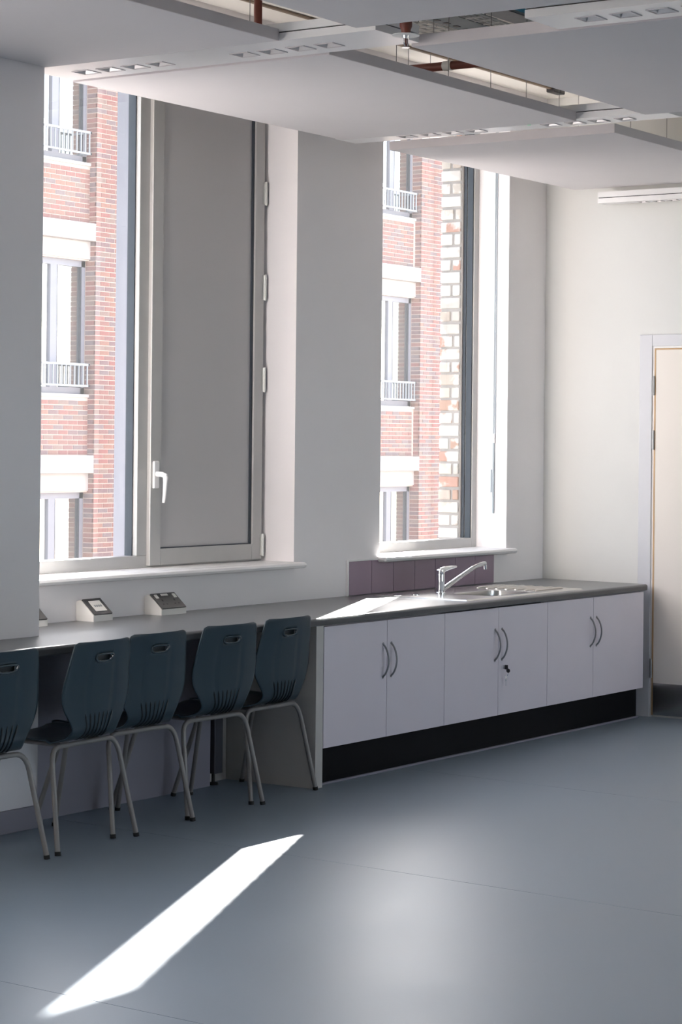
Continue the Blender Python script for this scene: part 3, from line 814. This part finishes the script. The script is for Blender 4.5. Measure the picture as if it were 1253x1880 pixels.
# cable trays seen through the far gap
def wire_basket(x0, x1, y0, y1, z, label):
    t = thing('wire_basket_tray', ((x0 + x1) / 2, (y0 + y1) / 2, z), label, 'cable tray', 'cable trays above the ceiling panels')
    for i in range(4):
        y = y0 + (y1 - y0) * i / 3
        MB().tube([(x0, y, z), (x1, y, z)], .005, 6).build('long_wire', M['whitewire'], t)
    nx = int((x1 - x0) / .075)
    for i in range(nx + 1):
        x = x0 + (x1 - x0) * i / nx
        MB().tube([(x, y0, z - .005), (x, y1, z - .005)], .0045, 6).build('cross_wire', M['whitewire'], t)
    for x in (x0 + .15, x1 - .15): MB().tube([(x, y1, z), (x, y1, ZC)], .003, 6).build('hanger_rod', M['wire'], t)
    return t
wire_basket(8.3, 9.2, 5.50, 5.66, 3.6, 'white wire basket tray nearest the window, above the panels')
wire_basket(8.3, 9.2, 5.20, 5.29, 3.6, 'white wire basket tray between two solid grey trays')
def solid_tray(name, x0, x1, y0, y1, z, m, holes, label):
    t = thing(name, ((x0 + x1) / 2, (y0 + y1) / 2, z), label, 'cable tray', 'cable trays above the ceiling panels')
    MB().box(x0, x1, y0, y1, z, z + .003).build('tray_base', m, t)
    b = MB(); b.box(x0, x1, y1 - .003, y1, z, z + .05); b.box(x0, x1, y0, y0 + .003, z, z + .05); b.build('side_flange', m, t)
    if holes:
        for i in range(int((x1 - x0) / .09)):
            x = x0 + .05 + i * .09
            MB().box(x, x + .035, y1 - .055, y1 - .03, z - .002, z + .004, .001).build('slot', M['lamp_dark'], t)
    for x in (x0 + .2, x1 - .2): MB().tube([(x, y0 + .01, z + .003), (x, y0 + .01, ZC)], .004, 6).build('hanger_rod', M['wire'], t)
solid_tray('slotted_tray', 8.25, 9.2, 5.31, 5.48, 3.6, M['bluetray'], True, 'blue grey slotted metal cable tray above the panels')
solid_tray('flat_tray', 8.25, 9.2, 5.04, 5.17, 3.6, M['galv'], False, 'plain galvanised metal cable tray above the panels')
tag(MB().tube([(8.3, 4.97, 3.6), (8.8, 4.98, 3.605), (9.3, 4.965, 3.6)], .016, 8).build('data_cable_bundle', M['bluecable']), 'bright blue cable bundle beside the galvanised tray', 'cable')

# ------------------------------------------------------------------ opposite building
FY = 22.0
bl = thing('brick_building', (30, FY, -6), 'red brick apartment block across the street seen through the windows', 'building')
b = MB()
BAYS = [(22.6, 25.99), (31.9, 35.35)]
REC = .13                                        # spandrels stand back from the piers
SILLZ = [-1.17, 2.35, 5.87, 8.34]; LINZ = [1.42, 4.94, 8.33]
def zspan(i): return (LINZ[i], SILLZ[i + 1])
# piers (mortar colour core) and spandrels
px = [12.0] + [v for bb_ in BAYS for v in bb_] + [52.0]
for i in range(0, len(px), 2): b.box(px[i], px[i + 1], FY - .005, FY + .6, -6, 8.35)
for x0, x1 in BAYS:
    b.box(x0, x1, FY + REC - .005, FY + .6, -6, SILLZ[0])
    for i in range(3): b.box(x0, x1, FY + REC - .005, FY + .6, LINZ[i] - .56, SILLZ[i + 1])
b.build('mortar_wall', M['mortar'], bl)
b = MB()
for x0, x1 in BAYS: b.box(x0 - .1, x1 + .1, FY + 2.6, FY + 2.7, -6, 8.35)
for x0, x1 in BAYS:
    for i in range(3): b.box(x0, x1, FY + .6, FY + 2.6, LINZ[i] - .2, SILLZ[i + 1] - .2)
b.build('inner_room', M['room_dim'], bl)
MB().box(12, 52, FY + .02, FY + 9, 8.35, 8.6).build('roof_parapet', M['concrete'], bl)
# bricks
CH, CL = .0752, .225
unit = MB().box(-.1045, .1045, -.012, .012, -.0312, .0312, 0).build('brick', M['brick'], bl)
half = MB().box(-.051, .051, -.012, .012, -.0312, .0312, 0).build('brick', M['brick'], bl)
ret = MB().box(-.012, .012, -.095, .095, -.0312, .0312, 0).build('brick', M['brick'], bl)
base = {'u': unit, 'h': half, 'r': ret}
used = set(); bulk = MB(); nparts = 0
ORI = Vector((30, FY, -6))
def put(kind, x, y, z, part):
    global nparts
    if part and nparts < 298:
        o = base[kind] if kind not in used else base[kind].copy()
        if kind in used: COL.objects.link(o); o.parent = bl
        used.add(kind); o.location = Vector((x, y, z)) - ORI; nparts += 1
    else:
        hx, hy = {'u': (.1045, .012), 'h': (.051, .012), 'r': (.012, .095)}[kind]
        bulk.box(x - hx, x + hx, y - hy, y + hy, z - .0312, z + .0312)
for u_ in base.values():       # meshes are local to the brick
    for v in u_.data.vertices: v.co += ORI
def course(x0, x1, y, z, odd, part):
    x = x0
    if odd: put('h', x + .051, y, z, part(x, z)); x += .1125
    while x + .215 <= x1 + .001:
        put('u', x + .1075, y, z, part(x, z)); x += CL
    if x1 - x > .10: put('h', x + .051, y, z, part(x, z))
def visA(x, z): return x < 26.75 and -.2 < z < 6.6
for bi, (x0, x1) in enumerate(BAYS):
    xp1 = x1 + (1.3 if bi == 0 else 1.05)
    nz0 = -1.0
    for k in range(110):
        z = nz0 + k * CH
        near = (lambda x, z: 1.0 < z < 4.2 and x < 26.8) if bi == 0 else (lambda x, z: False)
        course(x1 - .007, xp1, FY, z, k % 2, near)
        put('r', x1 + .005, FY + .095, z, False)
    for i in range(2):
        za, zb = LINZ[i], SILLZ[i + 1] - .05
        k = 0; z = za + .045
        while z < zb - .01:
            near = (lambda x, z: x > 24.3 and z < 2.4) if bi == 0 else (lambda x, z: False)
            course(x0 + .01, x1 - .014, FY + REC, z, k % 2, near); z += CH; k += 1
bo = bulk.build('brick_field', M['brick_is'], bl); bo['kind'] = 'stuff'
for kd, o in base.items():
    if kd not in used: bpy.data.objects.remove(o)
# bands, sills, windows, railings
for bi, (x0, x1) in enumerate(BAYS):
    for i in range(3):
        L_ = LINZ[i]
        MB().box(x0 - .4, x1 - .03, FY - .03, FY + .35, L_ - .265, L_ + .0, .006).build('stone_band', M['concrete'], bl)
        MB().box(x0 - .2, x1 - .001, FY + REC - .03, FY + .45, L_ - .54, L_ - .267, .006).build('stone_lintel', M['concrete'], bl)
        # window below this band
        s_ = SILLZ[i]; head = L_ - .565
        MB().box(x0 + .02, x1 - .001, FY + .10, FY + .42, s_ - .05, s_, .004).build('stone_sill', M['concrete'], bl)
        yw = FY + .20
        wf = MB(); xr_ = x1 - .009
        wf.box(x0 + .02, xr_, yw, yw + .08, head - .09, head + .03); wf.box(xr_ - .085, xr_, yw, yw + .08, s_, head)
        wf.box(x0 + .02, xr_, yw, yw + .08, s_, s_ + .10)
        mx_ = xr_ - .66
        wf.box(mx_ - .13, mx_ + .02, yw, yw + .08, s_ + .1, head - .09); wf.box(mx_ - 1.35, mx_ - 1.24, yw, yw + .08, s_ + .1, head - .09)
        wo_ = wf.build('window', M['greyframe'], bl)
        g_ = MB(); pane(g_, mx_ + .02, xr_ - .085, yw + .035, s_ + .1, head - .09); pane(g_, mx_ - 1.24, mx_ - .11, yw + .035, s_ + .1, head - .09)
        g_.build('pane', M['glass_far'] if 'glass_far' in M else M['glass'], wo_)
        bd = MB(); bd.box(xr_ - .10, xr_ - .085, yw - .004, yw + .03, s_ + .1, head - .09); bd.box(mx_ + .02, mx_ + .03, yw - .004, yw + .03, s_ + .1, head - .09); bd.build('bead', M['gasket'], wo_)
        cu = MB()
        for (ca, cb_) in ((xr_ - .34, xr_ - .10), (mx_ - 1.2, mx_ - .95)):
            n_ = 14; vs = []; fs = []
            for q in range(n_ + 1):
                x = ca + (cb_ - ca) * q / n_; y = yw + .22 + .03 * math.sin(q * 1.6)
                vs += [(x, y, s_ + .1), (x - (.16 if i == 2 else 0) * (1 - q / n_), y, head - .05)]
            fs = [(2 * q, 2 * q + 2, 2 * q + 3, 2 * q + 1) for q in range(n_)]
            cu.add(vs, fs, True)
        cu.build('curtain', M['curtain'], wo_)
        # railing across the lower part of the window
        if i > 0:
            rl = MB(); rx1 = x1 - .09
            zr0, zr1 = s_ + .12, s_ + .45
            rl.box(x0 + .05, rx1, FY + .02, FY + .055, zr1 - .022, zr1 + .012); rl.box(x0 + .05, rx1, FY + .02, FY + .055, zr0 - .012, zr0 + .018)
            rl.box(rx1 - .03, rx1, FY + .02, FY + .3, zr1 - .02, zr1 + .01); rl.box(rx1 - .03, rx1, FY + .02, FY + .3, zr0 - .01, zr0 + .016)
            ro_ = rl.build('railing', M['rail'], bl)
            nb = 26
            for q in range(nb + 1):
                x = rx1 - .035 - q * .098
                if x < x0 + .1: break
                MB().box(x - .009, x + .009, FY + .03, FY + .048, zr0 + .018, zr1 - .022).build('baluster', M['rail'], ro_)
struct('ground', MB().box(-14, 52, 7.08, FY + .6, -6.2, -6.0), M['paving'], 'street paving between the two buildings')
